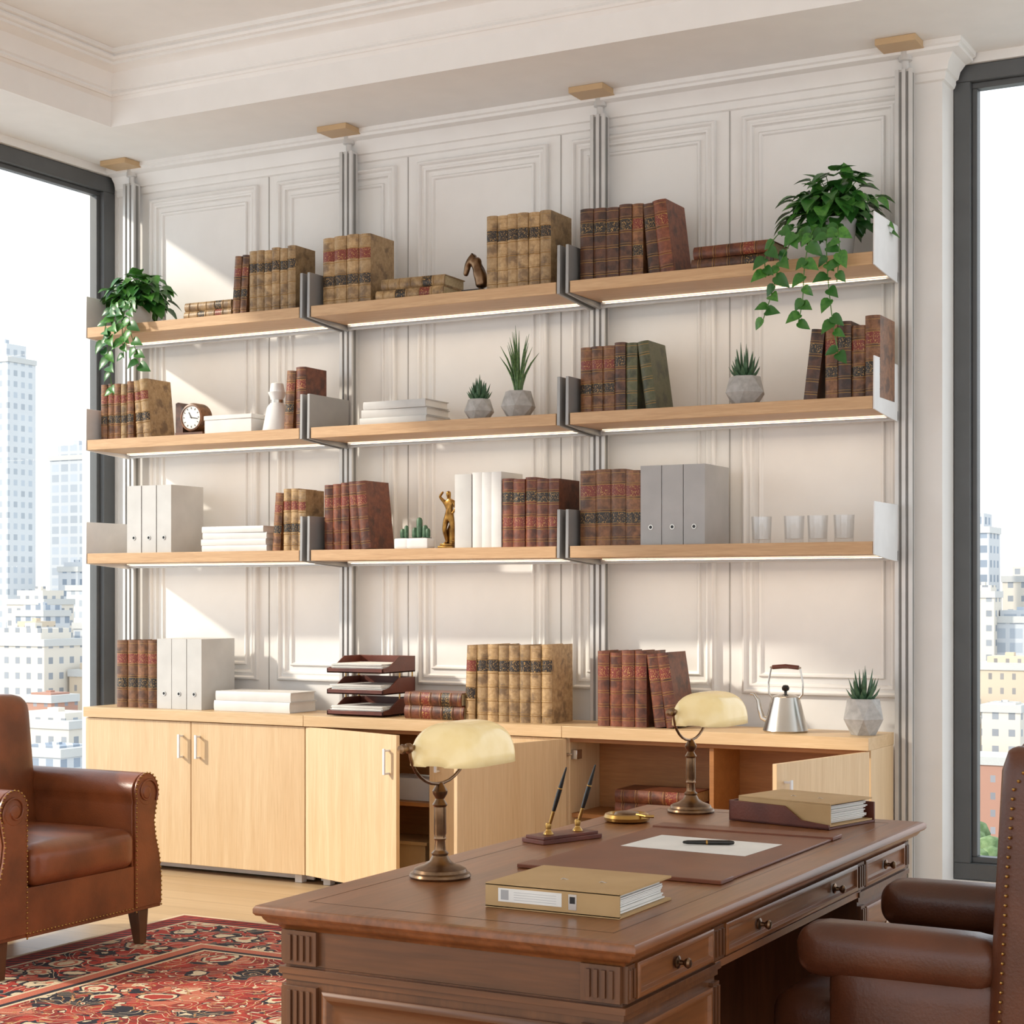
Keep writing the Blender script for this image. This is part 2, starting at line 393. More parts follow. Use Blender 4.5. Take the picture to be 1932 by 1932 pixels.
for z in SZ:
    for bx in BX:
        b=MB(); x0,x1=bx
        b.box(x0+.008,x1-.008,FY,6.945,z-.05,z,'oakx')
        b.box(x0+.03,x1-.03,6.900,6.911,z-.053,z-.0495,'led')
        b.box(x0+.02,x1-.02,6.914,6.94,z-.060,z-.0495,'alu')
        for s_,xx in ((-1,x0),(1,x1)):
            mt='whitemetal' if (xx==BX[0][0] or xx==BX[2][1]) else 'aludk'
            a,c=(xx-.0,xx+.006) if s_<0 else (xx-.006,xx)
            if mt=='aludk': a,c=(xx-.012,xx+.002) if s_<0 else (xx-.002,xx+.012)
            b.prism([(FY-.004,z-.052),(FY+.0,z+.158),(6.955,z+.158),(6.955,z-.075),(6.80,z-.066)],'X',a,c,mt)
        b.box(x0+.0,x1,6.945,6.962,z-.07,z-.03,'alu')
        so_=b.build('wall_shelf',origin=((x0+x1)/2,6.8,z),bevel=.002)
        al=bpy.data.lights.new('led_lamp','AREA'); al.shape='RECTANGLE'; al.size=x1-x0-.08; al.size_y=.014; al.energy=1.0; al.color=(1,.82,.60)
        ao=bpy.data.objects.new('led_lamp',al); sc.collection.objects.link(ao); ao.parent=so_; ao.location=(0,.106,-.056)
def door(b,hx_,hy,w,ang,side,z0,z1,handle=True):
    old=b.M
    a=-ang if side>0 else ang
    b.M=T(hx_,hy,0)@RZ(R(a))
    x0,x1=(0.002,w-.002) if side>0 else (-w+.002,-.002)
    b.box(x0,x1,0,.019,z0,z1,'oakdoor')
    if handle:
        xh=(x1-.05) if side>0 else (x0+.05)
        b.box(xh-.007,xh+.007,-.034,-.026,z1-.175,z1-.06,'whitemetal')
        for zz in (z1-.17,z1-.069): b.box(xh-.006,xh+.006,-.028,.0,zz-.004,zz+.004,'whitemetal')
    b.M=old
CT=.795; CB=.05
cabs=[(-6.06,-4.714),(-4.712,-3.366),(-3.364,-2.02)]
for i,(x0,x1) in enumerate(cabs):
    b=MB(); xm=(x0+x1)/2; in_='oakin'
    b.box(x0,x1,6.615,6.965,CT-.05,CT,'oaktop')
    b.box(x0+.001,x0+.02,6.652,6.96,CB,CT-.05,'oakdoor'); b.box(x1-.02,x1-.001,6.652,6.96,CB,CT-.05,'oakdoor')
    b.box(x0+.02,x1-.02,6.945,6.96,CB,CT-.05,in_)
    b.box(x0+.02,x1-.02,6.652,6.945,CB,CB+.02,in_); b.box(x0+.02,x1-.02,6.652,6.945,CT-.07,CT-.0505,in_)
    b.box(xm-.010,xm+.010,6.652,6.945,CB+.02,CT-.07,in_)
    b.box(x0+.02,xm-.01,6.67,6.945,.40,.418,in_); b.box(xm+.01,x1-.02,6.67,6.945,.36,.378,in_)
    for xx in (x0+.08,x1-.08):
        b.box(xx-.02,xx+.02,6.69,6.73,0.001,CB,'whitemetal')
        b.box(xx-.02,xx+.02,6.90,6.94,0.001,CB,'whitemetal')
    b.box(x0+.02,x1-.02,6.73,6.745,.012,CB,'whitemetal')
    w=(x1-x0)/2; hy=6.631; z0,z1=CB,CT-.054
    la=[0,18.5,104][i]; ra=[0,0,77.5][i]
    door(b,x0,hy,w,la,1,z0,z1); door(b,x1,hy,w,ra,-1,z0,z1)
    if i==2:
        for zz in (.67,.16):
            b.box(x0+.02,x0+.05,6.66,6.71,zz-.02,zz+.02,'steel'); b.tube([(x0+.03,6.68,zz),(x0-.0,6.63,zz),(x0-.01,6.60,zz)],.008,'steel',6)
    if i==1:
        b.box(x0+.36,x0+.62,6.72,6.90,.419,.52,'lgrey'); b.box(x0+.34,x0+.6,6.72,6.92,.071,.22,'kraft')
        b.box(x0+.35,x0+.62,6.70,6.92,.22,.235,'kraft')
    b.build('sideboard_cabinet',origin=(xm,6.8,0),bevel=.0015)
# ---------------------------------------------------------------- books
ST={'tan':('tan',('lred','lblk')),'tanb':('tan',('lblk',None)),'brown':('brown',('lred','lblk')),'dark':('dark',('lblk',None)),'red':('red',('lred',None)),'redb':('red',('lblk','lred')),
    'green':('green',(None,None)),'white':('white',None),'lgrey':('lgrey',None)}
def book(b,w,dp,h,style,simple=False):
    cov,lab=ST[style]; b.tint=random.uniform(.15,.95)
    t=.004
    b.box(0,t,0,dp,0,h,cov); b.box(w-t,w,0,dp,0,h,cov)
    ins=.005
    pm='paper' if lab is None else 'pages'
    b.box(t,w-t,.002,dp-.006,ins,h-ins,pm)
    bl=min(w*.2,.011)*(1 if lab else .35); n=6
    def sp(z,e): return [(w*k/n,-(bl)*math.sin(math.pi*k/n)**.7-(e if 0<k<n else e*.4),z) for k in range(n+1)]
    rows=[(0,0,cov)]
    if lab:
        bands=[.10,.28,.46,.64,.82]
        for q,f in enumerate(bands):
            z=f*h; L=cov
            if q==4 and lab[0]: L=lab[0]
            if q==2 and lab[1]: L=lab[1]
            rows+=[(z-.0065,0,L),(z-.004,0,'gold'),(z-.003,.003,cov),(z+.003,.003,cov),(z+.004,0,cov),(z+.0055,0,'gold')]
        rows+=[(h*.95,0,cov),(h*.95+.002,0,'gold'),(h,0,cov)]
    else: rows+=[(h,0,cov)]
    for (za,ea,_),(zb,eb,m) in zip(rows,rows[1:]):
        A=sp(za,ea);B=sp(zb,eb); b.add(A+B,[(k,k+1,n+2+k,n+1+k) for k in range(n)],m)
    for z in (0,h): b.add(sp(z,0),[tuple(range(n+1))],cov)
def row(name,x,y,z,books,gap=.0015):
    b=MB(); cur=x; prev=0; ph=0; x_s=x
    for bk in books:
        w,h,dp,st=bk[:4]; ln=bk[4] if len(bk)>4 else 0
        yy=y+random.uniform(0,.006)
        if st in ('bgrey','bwhite'):
            b.M=T(cur,yy,z); c='grey' if st=='bgrey' else 'lgrey'
            b.box(0,w,0,dp,0,h,c)
            b.lathe([(.011,0),(.011,-.003),(.007,-.003),(.007,.0)],'steel',16,(w/2,0,.075),axis='Y',caps=False)
            b.lathe([(.0072,-.0012),(.0072,.0)],'black',12,(w/2,0,.075),axis='Y')
            cur+=w+.003; prev=0; continue
        a=R(abs(ln))
        if ln==0:
            if prev>0: cur+=ph*math.sin(R(prev))
            b.M=T(cur,yy,z); book(b,w,dp,h,st); cur+=w+gap
        elif ln<0:
            x0=cur+(h*math.sin(a) if prev>=0 else 0)
            b.M=T(x0,yy,z)@RY(-a); book(b,w,dp,h,st); cur=x0+w/math.cos(a)+gap
        else:
            xbr=cur+w/math.cos(a); b.M=T(xbr,yy,z)@RY(a)@T(-w,0,0); book(b,w,dp,h,st); cur=xbr+gap
        prev=ln; ph=h
    b.M=Matrix(); b.build(name,origin=((x_s+cur)/2,y+.08,z),smooth=40)
def stack(name,x,y,z,items):
    b=MB(); zz=z
    for L,dp,th,st,off,rot in items:
        b.M=T(x+off,y,zz)@RZ(R(rot))@T(0,0,th)@RY(R(90)); book(b,th,dp,L,st); zz+=th+.0008
    b.M=Matrix(); b.build(name,origin=(x+.15,y+.08,z),smooth=40)
def n_(k,w,h,dp,st,jit=.006,ln=0): return [(w*random.uniform(.94,1.06),h+random.uniform(-jit,jit),dp,st,ln) for _ in range(k)]
YS=6.70; z1,z2,z3=[z+.0006 for z in SZ]; zc=CT+.0006
AB='antique_books'
stack(AB,-5.483,6.70,z1,[(.29,.2,.042,'tan',0,0),(.28,.19,.042,'tanb',.005,1)])
row(AB,-5.195,YS,z1,n_(2,.04,.29,.16,'brown',.004,4)+n_(6,.0455,.303,.16,'tanb'))
row(AB,-4.662,YS,z1,n_(4,.066,.325,.2,'tan'))
stack(AB,-4.362,6.70,z1,[(.36,.2,.05,'tan',0,0),(.33,.19,.05,'tanb',.03,2)])
row(AB,-3.782,YS,z1,n_(6,.052,.33,.2,'tanb'))
row(AB,-3.318,YS,z1,n_(4,.062,.312,.2,'dark')+[(.05,.312,.2,'brown')]+[(.052,.305,.2,'dark',-5),(.062,.315,.2,'red',-7)])
stack(AB,-2.80,6.70,z1,[(.36,.22,.05,'dark',0,0),(.34,.2,.05,'red',.01,-2)])
row(AB,-6.02,YS,z2,n_(3,.042,.285,.18,'brown')+n_(1,.04,.28,.18,'tan')+[(.042,.29,.18,'brown'),(.045,.29,.18,'tan',-4),(.05,.295,.18,'tan',-6)])
row(AB,-4.885,YS,z2,[(.05,.28,.17,'brown',4),(.055,.295,.17,'red',0)])
stack('white_books',-4.455,6.70,z2,[(.36,.22,.036,'lgrey',0,0),(.35,.21,.036,'lgrey',.01,1),(.34,.2,.036,'lgrey',.02,-1)])
row(AB,-3.318,YS,z2,n_(3,.055,.29,.18,'brown')+[(.05,.295,.18,'dark'),(.052,.29,.18,'green'),(.05,.292,.18,'green',-8)])
row(AB,-2.315,YS,z2,[(.055,.285,.18,'dark',7),(.05,.30,.18,'brown'),(.055,.31,.18,'dark'),(.055,.29,.18,'brown'),(.06,.325,.2,'brown')])
row('lever_arch_binders',-5.84,6.69,z3,[(.09,.335,.25,'bwhite')]*3)
stack('white_books',-5.375,6.70,z3,[(.39,.22,.03,'white',0,0),(.39,.22,.03,'white',-.005,0),(.38,.21,.03,'white',.005,1),(.37,.21,.03,'white',0,0)])
row(AB,-4.955,YS,z3,[(.045,.275,.15,'brown',4)]+n_(3,.043,.29,.15,'tan'))
row(AB,-4.655,YS,z3,n_(3,.046,.31,.18,'red')+[(.05,.315,.2,'red',-3),(.056,.315,.2,'red',-6)])
row('white_binders',-3.945,6.70,z3,[(.085,.33,.2,'lgrey')]+n_(3,.048,.335,.2,'white',.001))
row(AB,-3.703,YS,z3,n_(5,.055,.30,.2,'redb'))
row(AB,-3.318,YS,z3,n_(4,.069,.322,.2,'brown'))
row('lever_arch_binders',-3.03,6.69,z3,[(.095,.335,.27,'bgrey')]*3)
row(AB,-5.915,6.70,zc,n_(4,.062,.335,.18,'brown'))
row('lever_arch_binders',-5.65,6.69,zc,[(.09,.345,.26,'bwhite')]*3)
stack('white_books',-5.30,6.70,zc,[(.45,.22,.05,'white',0,0),(.44,.21,.045,'white',.01,1)])
stack(AB,-4.20,6.69,zc,[(.31,.18,.06,'redb',0,0),(.30,.17,.06,'redb',.0,-1)])
row(AB,-3.895,6.70,zc,[(.05,.335,.2,'tan',2)]+n_(7,.0515,.338,.2,'tanb'))
row(AB,-3.235,6.70,zc,n_(4,.056,.318,.2,'red')+[(.05,.31,.19,'red',-7),(.055,.315,.19,'red',-9)])
stack(AB,-3.14,6.68,.4195,[(.36,.2,.055,'red',0,0),(.35,.2,.055,'red',.0,1)])
# ---------------------------------------------------------------- plants
def leaf(b,base,d,up,L,W,heart=True):
    d=d.normalized(); s_=d.cross(up)
    if s_.length<1e-3: s_=Vector((1,0,0))
    s_.normalize(); n=s_.cross(d).normalized()
    prof=[(0,.0),(-.04,.22),(.1,.44),(.32,.5),(.58,.38),(.82,.17),(1,0)]
    mid=[];Lp=[];Rp=[]
    for u,w in prof:
        dr=-n*(u*u*.28*L)
        mid.append(base+d*(max(u,0)*L)+dr); e=n*(w*W*.35)
        Lp.append(base+d*(u*L)+s_*(w*W)+dr+e); Rp.append(base+d*(u*L)-s_*(w*W)+dr+e)
    k=len(prof); v=mid+Lp+Rp; f=[]
    for i in range(k-1): f+=[(i,i+1,k+i+1,k+i),(i,2*k+i,2*k+i+1,i+1)]
    b.tint=random.uniform(0,1); b.add([tuple(p) for p in v],f,'leaf')
def pothos(x,y,z,vines,rad=.2,nl=150,pr=.075,ph=.13):
    b=MB()
    b.lathe([(0,z),(pr*.72,z),(pr*.8,z+.01),(pr,z+ph),(pr*.93,z+ph),(pr*.9,z+ph-.015),(0,z+ph-.02)],'ceramic',32,(x,y,0))
    c=Vector((x,y,z+ph))
    for i in range(nl):
        a=random.uniform(0,2*math.pi); el=random.uniform(-.35,1.4); rr=rad*random.uniform(.4,1.0)
        o=Vector((math.cos(a)*math.cos(el),math.sin(a)*math.cos(el)*.8,math.sin(el)*.95+.1))*rr
        p=c+o
        if p.y>6.98: p.y=6.98-random.uniform(0,.03)
        if p.z<z+.02: p.z=z+.03
        d=(Vector((o.x,o.y*.9,o.z*.3-.04))+Vector((random.uniform(-1,1),random.uniform(-1,1),random.uniform(-1,.5)))*.07).normalized()
        if p.y>6.92: d.y=-abs(d.y)
        L=random.uniform(.055,.09); leaf(b,p,d,Vector((0,-.3,1)),L,L*.8)
        if i%4==0: b.tube([c-Vector((0,0,.02)),c+o*.5+Vector((0,0,.03)),p],.0018,'stem',5)
    for (pts,ns) in vines:
        P=[Vector(q) for q in pts]; fine=[]
        for i in range(len(P)-1):
            p0=P[max(i-1,0)];p1=P[i];p2=P[i+1];p3=P[min(i+2,len(P)-1)]
            for s_ in range(6):
                t=s_/6; fine.append(.5*((2*p1)+(p2-p0)*t+(2*p0-5*p1+4*p2-p3)*t*t+(3*p1-p0-3*p2+p3)*t**3))
        fine.append(P[-1]); b.tube([tuple(q) for q in fine],.0022,'stem',5)
        for i in range(ns):
            q=fine[int((i+.5)/ns*(len(fine)-1))]+Vector((0,0,random.uniform(-.008,.008)))
            sg=1 if i%2 else -1
            d=Vector((sg*random.uniform(.4,1),random.uniform(-.8,0),random.uniform(-.9,-.1)))
            L=random.uniform(.048,.075); leaf(b,q,d,Vector((0,-1,.4)),L,L*.78)
    b.tint=.5; b.build('potted_pothos',origin=(x,y,z),smooth=60)
def vs(dx,L): return [([(a+dx,y_,c) for a,y_,c in pts],n) for pts,n in L]
pothos(-5.855,6.79,z1,vs(.085,[
 ([(-5.88,6.76,2.84),(-5.90,6.62,2.80),(-5.92,6.57,2.68),(-5.93,6.56,2.52),(-5.90,6.56,2.34)],19),
 ([(-5.88,6.76,2.84),(-5.83,6.61,2.80),(-5.80,6.565,2.68),(-5.76,6.56,2.56),(-5.73,6.56,2.46)],14),
 ([(-5.88,6.76,2.84),(-5.86,6.62,2.80),(-5.85,6.57,2.66),(-5.84,6.57,2.52)],13),
 ([(-5.90,6.76,2.84),(-5.94,6.62,2.80),(-5.96,6.57,2.68),(-5.97,6.57,2.56)],10)]),rad=.165,nl=200,pr=.078,ph=.13)
pothos(-2.215,6.79,z1,[
 ([(-2.24,6.76,2.84),(-2.30,6.61,2.80),(-2.36,6.56,2.68),(-2.40,6.56,2.55),(-2.44,6.56,2.44)],15),
 ([(-2.22,6.76,2.84),(-2.24,6.60,2.80),(-2.26,6.56,2.66),(-2.27,6.56,2.52),(-2.29,6.56,2.42)],14),
 ([(-2.2,6.76,2.84),(-2.18,6.60,2.80),(-2.17,6.56,2.66),(-2.15,6.56,2.45),(-2.12,6.56,2.28)],18),
 ([(-2.2,6.76,2.84),(-2.14,6.60,2.80),(-2.12,6.56,2.70),(-2.13,6.56,2.58)],8),
 ([(-2.24,6.76,2.84),(-2.36,6.62,2.82),(-2.42,6.56,2.72),(-2.42,6.55,2.62)],9)],rad=.20,nl=230,pr=.09,ph=.17)
def geopot(x,y,z,r,h,kind):
    b=MB(); n=6; v=[]
    for rr,zz,o in ((.55*r,0,0),(r*1.02,.45*h,.5),(.72*r,h,0),(.62*r,h,0),(.6*r,h*.86,0)):
        for i in range(n):
            a=2*math.pi*(i+o)/n+.3; v.append((x+rr*math.cos(a),y+rr*math.sin(a),z+zz))
    f=[tuple(range(n))[::-1]]
    for i in range(n):
        k=(i+1)%n
        f+=[(i,n+i,k),(k,n+i,n+k),(n+i,2*n+k,n+k),(n+i,2*n+i,2*n+k)]
        f+=[(2*n+i,2*n+k,3*n+k,3*n+i),(3*n+i,3*n+k,4*n+k,4*n+i)]
    b.add(v,f,'concrete'); b.add(v[4*n:],[tuple(range(n))],'soil')
    zt=z+h*.86
    if kind=='snake':
        for i in range(22):
            a=random.uniform(0,6.28); ln=random.uniform(.16,.30); s_=random.uniform(.01,.09)
            dx,dy=math.cos(a),math.sin(a)
            pts=[(x+dx*(.012+s_*t*t),y+dy*(.012+s_*t*t),zt+ln*t) for t in (0,.25,.5,.75,1)]
            b.tube(pts,[.009,.011,.009,.006,.0008],'snake',6,.4)
    else:
        for ring,(cn,el) in enumerate(((9,25),(8,48),(6,68),(3,84))):
            for i in range(cn):
                a=2*math.pi*i/cn+ring*.4; ln=r*random.uniform(.85,1.1)*(1+.12*ring); e=R(el)
                dx,dy=math.cos(a),math.sin(a); pts=[]
                for t in (0,.3,.65,1):
                    q=ln*t; pts.append((x+dx*(.008+q*math.cos(e)*(1-.25*t)),y+dy*(.008+q*math.cos(e)*(1-.25*t)),zt+q*math.sin(e)+.25*ln*t*t))
                b.tube(pts,[.008,.0115,.009,.0006],'succ',6,.5)
    b.build('succulent_in_geometric_pot',origin=(x,y,z),smooth=25)
geopot(-3.865,6.78,z2,.07,.10,'s'); geopot(-3.665,6.78,z2,.08,.125,'snake')
geopot(-2.595,6.78,z2,.088,.125,'s'); geopot(-2.085,6.76,zc,.088,.145,'s')
b=MB(); 
for x,w in ((-4.235,.075),(-4.15,.115)):
    b.soft((x,6.74,z3+.025),(w,.07,.05),.008,'ceramic',n=6); b.box(x-w*.4,x+w*.4,6.715,6.765,z3+.045,z3+.0515,'soil')
for x,h,r in ((-4.245,.045,.012),(-4.225,.06,.010),(-4.18,.05,.013),(-4.155,.095,.014),(-4.125,.06,.013),(-4.11,.045,.011)):
    pr=[(r*.8,z3+.05),(r,z3+.06),(r,z3+.05+h-r),(r*.7,z3+.05+h-r*.3),(.0,z3+.05+h)]
    b.lathe(pr,'succ',10,(x,6.74,0))
b.build('cactus_planter',origin=(-4.18,6.74,z3),weld=True)
# ---------------------------------------------------------------- small shelf objects
b=MB(); cx,cy,cz=-5.455,6.76,z2     # mantel clock
b.prism([(cx-.10,cz),(cx+.07,cz),(cx+.07,cz+.02),(cx-.10,cz+.02)],'Y',cy-.045,cy+.045,'walz')
b.prism([(cx-.10,cz+.02),(cx-.055,cz+.02),(cx-.055,cz+.14),(cx-.085,cz+.17),(cx-.10,cz+.165)],'Y',cy-.04,cy+.04,'dark')
b.lathe([(.0,-.04),(.066,-.04),(.072,-.03),(.072,.03),(.0,.03)],'brown',36,(cx,cy,cz+.092),axis='Y')
b.lathe([(.056,-.042),(.058,-.048),(.066,-.046),(.068,-.038)],'brown',36,(cx,cy,cz+.092),axis='Y',caps=False)
b.lathe([(0,-.0425),(.057,-.0425)],'paper',36,(cx,cy,cz+.092),axis='Y',caps=False)
for i in range(12):
    b.M=T(cx,cy-.0435,cz+.092)@RY(R(30*i)); b.box(-.0015,.0015,-.0008,0,.041,.050,'black')
for a,l in ((-30,.03),(100,.042)):
    b.M=T(cx,cy-.0445,cz+.092)@RY(R(a)); b.box(-.0018,.0018,-.0006,0,-.006,l,'black')
b.M=Matrix(); b.build('mantel_clock',origin=(cx,cy,cz))
b=MB(); b.box(-5.36,-5.075,6.70,6.88,z2,z2+.07,'white'); b.box(-5.363,-5.072,6.697,6.883,z2+.07,z2+.092,'white'); b.build('white_storage_box',origin=(-5.2,6.8,z2),bevel=.003)
b=MB(); b.lathe([(0,z2),(.070,z2),(.072,z2+.008),(.050,z2+.12),(.030,z2+.145),(.028,z2+.155),(.044,z2+.190),(.046,z2+.193),(.04,z2+.192),(.018,z2+.155),(0,z2+.155)],'ceramic',32,(-4.975,6.77,0))
b.lathe([(.033,z2+.138),(.033,z2+.156),(.026,z2+.158)],'steel',24,(-4.975,6.77,0))
b.lathe([(.035,z2+.19),(.037,z2+.20),(.030,z2+.235),(.02,z2+.24),(0,z2+.241)],'ceramic',24,(-4.975,6.77,0)); b.build('coffee_carafe',origin=(-4.975,6.77,z2))
def skin(name,V,E,rad,mat,origin,base=None):
    me=bpy.data.meshes.new(name); me.from_pydata(V,E,[]); ob=bpy.data.objects.new('body',me); sc.collection.objects.link(ob)
    me.materials.append(M[mat])
    m=ob.modifiers.new('skin','SKIN')
    for i,r in enumerate(rad):
        me.skin_vertices[0].data[i].radius=(r,r)
    me.skin_vertices[0].data[0].use_root=True
    m=ob.modifiers.new('ss','SUBSURF'); m.levels=2; m.render_levels=2
    ob.modifiers['skin'].use_smooth_shade=True
    e=bpy.data.objects.new(name,None); sc.collection.objects.link(e); e.location=origin; ob.parent=e
    if base:
        bo=base.build('base',bevel=.002); bo.parent=e
    return e
V=[(0,0,.145),(0.004,0,.175),(-.002,0,.205),(0,0,.225),(0,-.004,.247),(0,-.004,.262),
   (-.014,0,.135),(-.02,-.008,.085),(-.012,.004,.03),(-.02,-.012,.022),
   (.014,0,.135),(.02,.0,.085),(.022,.006,.03),(.02,-.012,.022),
   (-.024,0,.212),(-.042,-.012,.235),(-.02,-.016,.258),(.024,0,.212),(.04,-.006,.18),(.024,-.016,.155)]
E=[(0,1),(1,2),(2,3),(3,4),(4,5),(0,6),(6,7),(7,8),(8,9),(0,10),(10,11),(11,12),(12,13),(2,14),(14,15),(15,16),(2,17),(17,18),(18,19)]
rad=[.019,.014,.02,.008,.013,.010,.015,.011,.007,.006,.015,.011,.007,.006,.009,.007,.005,.009,.007,.005]
bs=MB(); bs.box(-.04,.04,-.035,.035,0,.012,'bronze2'); bs.box(-.032,.032,-.028,.028,.012,.022,'bronze2')
bs.prism([(-.028,.02),(.03,.02),(.034,.05),(.02,.10),(.0,.115),(-.02,.08)],'Y',.008,.022,'bronze2')
skin('bronze_figurine',V,E,rad,'bronze2',(-4.005,6.75,z3),bs)
V=[(.03,0,.025),(.03,0,.06),(.02,0,.105),(-.002,0,.145),(-.022,0,.165),(-.038,0,.14),(-.05,0,.105),(-.054,0,.088),(-.012,.012,.185),(-.012,-.012,.185),(.035,0,.12),(.02,0,.165)]
E=[(0,1),(1,2),(2,3),(3,4),(4,5),(5,6),(6,7),(4,8),(4,9),(2,10),(3,11)]
rad=[.03,.03,.027,.024,.022,.018,.013,.011,.005,.005,.008,.008]
bs=MB(); bs.box(-.05,.06,-.045,.045,0,.02,'black'); bs.box(.02,.03,-.01,.01,.02,.05,'bronze2')
skin('horse_head_sculpture',V,E,rad,'bronze',(-3.865,6.75,z1),bs)
for x in (-2.515,-2.375,-2.275,-2.165):
    b=MB(); z=z3; b.lathe([(0,z),(.036,z),(.038,z+.004),(.042,z+.112),(.040,z+.112),(.0355,z+.018),(0,z+.016)],'tumbler',28,(x,6.76,0)); b.build('glass_tumbler',origin=(x,6.76,z))
# letter trays
b=MB(); x0,x1,y0,y1=-4.615,-4.305,6.665,6.945
for k in range(3):
    z=zc+.004+k*.098
    b.box(x0,x1,y0,y1,z,z+.007,'ox')
    for xx in (x0,x1-.007):
        b.prism([(y0,z),(y1,z),(y1,z+.075),(y0+.14,z+.075),(y0+.06,z+.03),(y0,z+.022)],'X',xx,xx+.007,'ox')
    b.box(x0,x1,y1-.007,y1,z,z+.075,'ox'); b.box(x0,x1,y0,y0+.007,z,z+.022,'ox')
    for q in range(9): 
        o=random.uniform(-.004,.004); b.box(x0+.014+o,x1-.014+o,y0+.012+o,y1-.02,z+.008+q*.004,z+.0113+q*.004,'paper')
    for xx in (x0+.003,x1-.007):
        for yy in (y1-.02,y0+.15): b.box(xx,xx+.005,yy-.004,yy+.004,z-.004 if k==0 else z-.025,z+.002,'brass')
b.build('leather_letter_trays',origin=(-4.46,6.8,zc),bevel=.0015)
# kettle
b=MB(); kx,ky,z=-2.415,6.77,zc
b.lathe([(0,z),(.088,z),(.092,z+.006),(.090,z+.012),(.058,z+.135),(.056,z+.142),(.05,z+.146),(.036,z+.152),(.012,z+.156),(.0,z+.156)],'steel',40,(kx,ky,0))
b.lathe([(.006,z+.154),(.006,z+.165),(.014,z+.17),(.016,z+.18),(.010,z+.19),(0,z+.192)],'black',20,(kx,ky,0))
b.tube([(kx-.075,ky,z+.045),(kx-.10,ky,z+.055),(kx-.112,ky,z+.09),(kx-.118,ky,z+.125),(kx-.135,ky,z+.15),(kx-.152,ky,z+.152)],[.014,.012,.010,.008,.007,.0065],'steel',12)
for s_ in (-1,1): b.tube([(kx+s_*.055,ky,z+.135),(kx+s_*.072,ky,z+.155),(kx+s_*.074,ky,z+.20),(kx+s_*.062,ky,z+.262)],.004,'steel',8)
b.tube([(kx-.066,ky,z+.262),(kx+.066,ky,z+.262)],.0045,'steel',8); b.tube([(kx-.056,ky,z+.263),(kx,ky,z+.268),(kx+.056,ky,z+.263)],.009,'ox',10)
b.build('gooseneck_kettle',origin=(kx,ky,z))
# ---------------------------------------------------------------- desk
DX0,DX1,DY0,DY1=-1.99,-1.20,2.63,4.43; DZ=.77
b=MB()
pr=[(.012,.770),(.004,.768),(0,.762),(0,.754),(.004,.749),(.012,.747),(.014,.742),(.020,.735),(.034,.730),(.04,.722)]
v=[];
for o,z in pr: v+=[(DX0+o,DY0+o,z),(DX1-o,DY0+o,z),(DX1-o,DY1-o,z),(DX0+o,DY1-o,z)]
k=len(pr); b.add(v,[(j*4+i,j*4+(i+1)%4,(j+1)*4+(i+1)%4,(j+1)*4+i) for j in range(k-1) for i in range(4)],'waly')
b.add(v[:4],[(0,1,2,3)],'waly'); b.add(v[-4:],[(3,2,1,0)],'waly')
for a in ((DX0+.075,DX1-.075,DY0+.075,DY0+.078),(DX0+.075,DX1-.075,DY1-.078,DY1-.075),(DX0+.075,DX0+.078,DY0+.075,DY1-.075),(DX1-.078,DX1-.075,DY0+.075,DY1-.075)):
    b.box(a[0],a[1],a[2],a[3],DZ,DZ+.0004,'walz')
bx0,bx1,by0,by1=-1.945,-1.245,2.675,4.385; K0,K1=3.09,3.985
b.box(bx0,bx1,by0,by1,.655,.725,'walx')
def bandbox(x0,x1,y0,y1): 
    b.box(x0-.010,x1+.010,y0-.010,y1+.010,.640,.652,'walx'); b.box(x0-.005,x1+.005,y0-.005,y1+.005,.628,.641,'walx')
for ya,yb in ((by0,K0),(K1,by1)):
    b.box(bx0,bx1,ya,yb,.10,.656,'walz'); bandbox(bx0,bx1,ya,yb)
    b.box(bx0-.018,bx1+.018,ya-.018,yb+.018,0.013,.085,'walx'); b.box(bx0-.009,bx1+.009,ya-.009,yb+.009,.085,.105,'walx')
b.box(bx0,bx0+.02,K0,K1,.12,.655,'walx')
b.box(bx0,bx1+.006,K0-.01,K1+.01,.640,.6545,'waly')
for sgn,yy in ((-1,by0),(1,by1)):
    mpy=lambda u,v,h,yy=yy,sgn=sgn:(u,yy+sgn*h,v)
    def yb_(a,c): return (yy-c,yy-a) if sgn<0 else (yy+a,yy+c)
    for xa in (bx0,bx1-.075):
        for (za,zb) in ((.658,.722),(.12,.618)):
            ya,yc=yb_(0,.010); b.box(xa,xa+.075,ya,yc,za,zb,'walz')
            for q in range(4):
                ya,yc=yb_(.009,.014); b.box(xa+.012+q*.0145,xa+.0195+q*.0145,ya,yc,za+.008,zb-.008,'walz')
    frame(b,bx0+.085,bx1-.085,.135,.612,[(0,0),(0,.006),(.006,.010),(.014,.010),(.022,.004),(.03,.001),(.05,.001),(.085,.009)],'walx',mpy,'walx')
def flute(y0,y1,za,zb,s_=1):
    X=bx1 if s_>0 else bx0
    b.box(min(X,X+s_*.010),max(X,X+s_*.010),y0,y1,za,zb,'walz')
    n=max(2,int((y1-y0)/.016))
    for q in range(n):
        c=y0+(q+.5)*(y1-y0)/n; a=X+s_*.009; d=X+s_*.014; b.box(min(a,d),max(a,d),c-.004,c+.004,za+.007,zb-.007,'walz')
def knob(y,z,s_=1):
    X=bx1 if s_>0 else bx0
    b.M=T(X,y,z)@RY(R(90)); b.lathe([(.011,.010),(.012,.014),(.005,.017),(.004,.024),(.008,.028),(.010,.033),(.007,.037),(0,.038)],'bronze',16); b.M=Matrix()
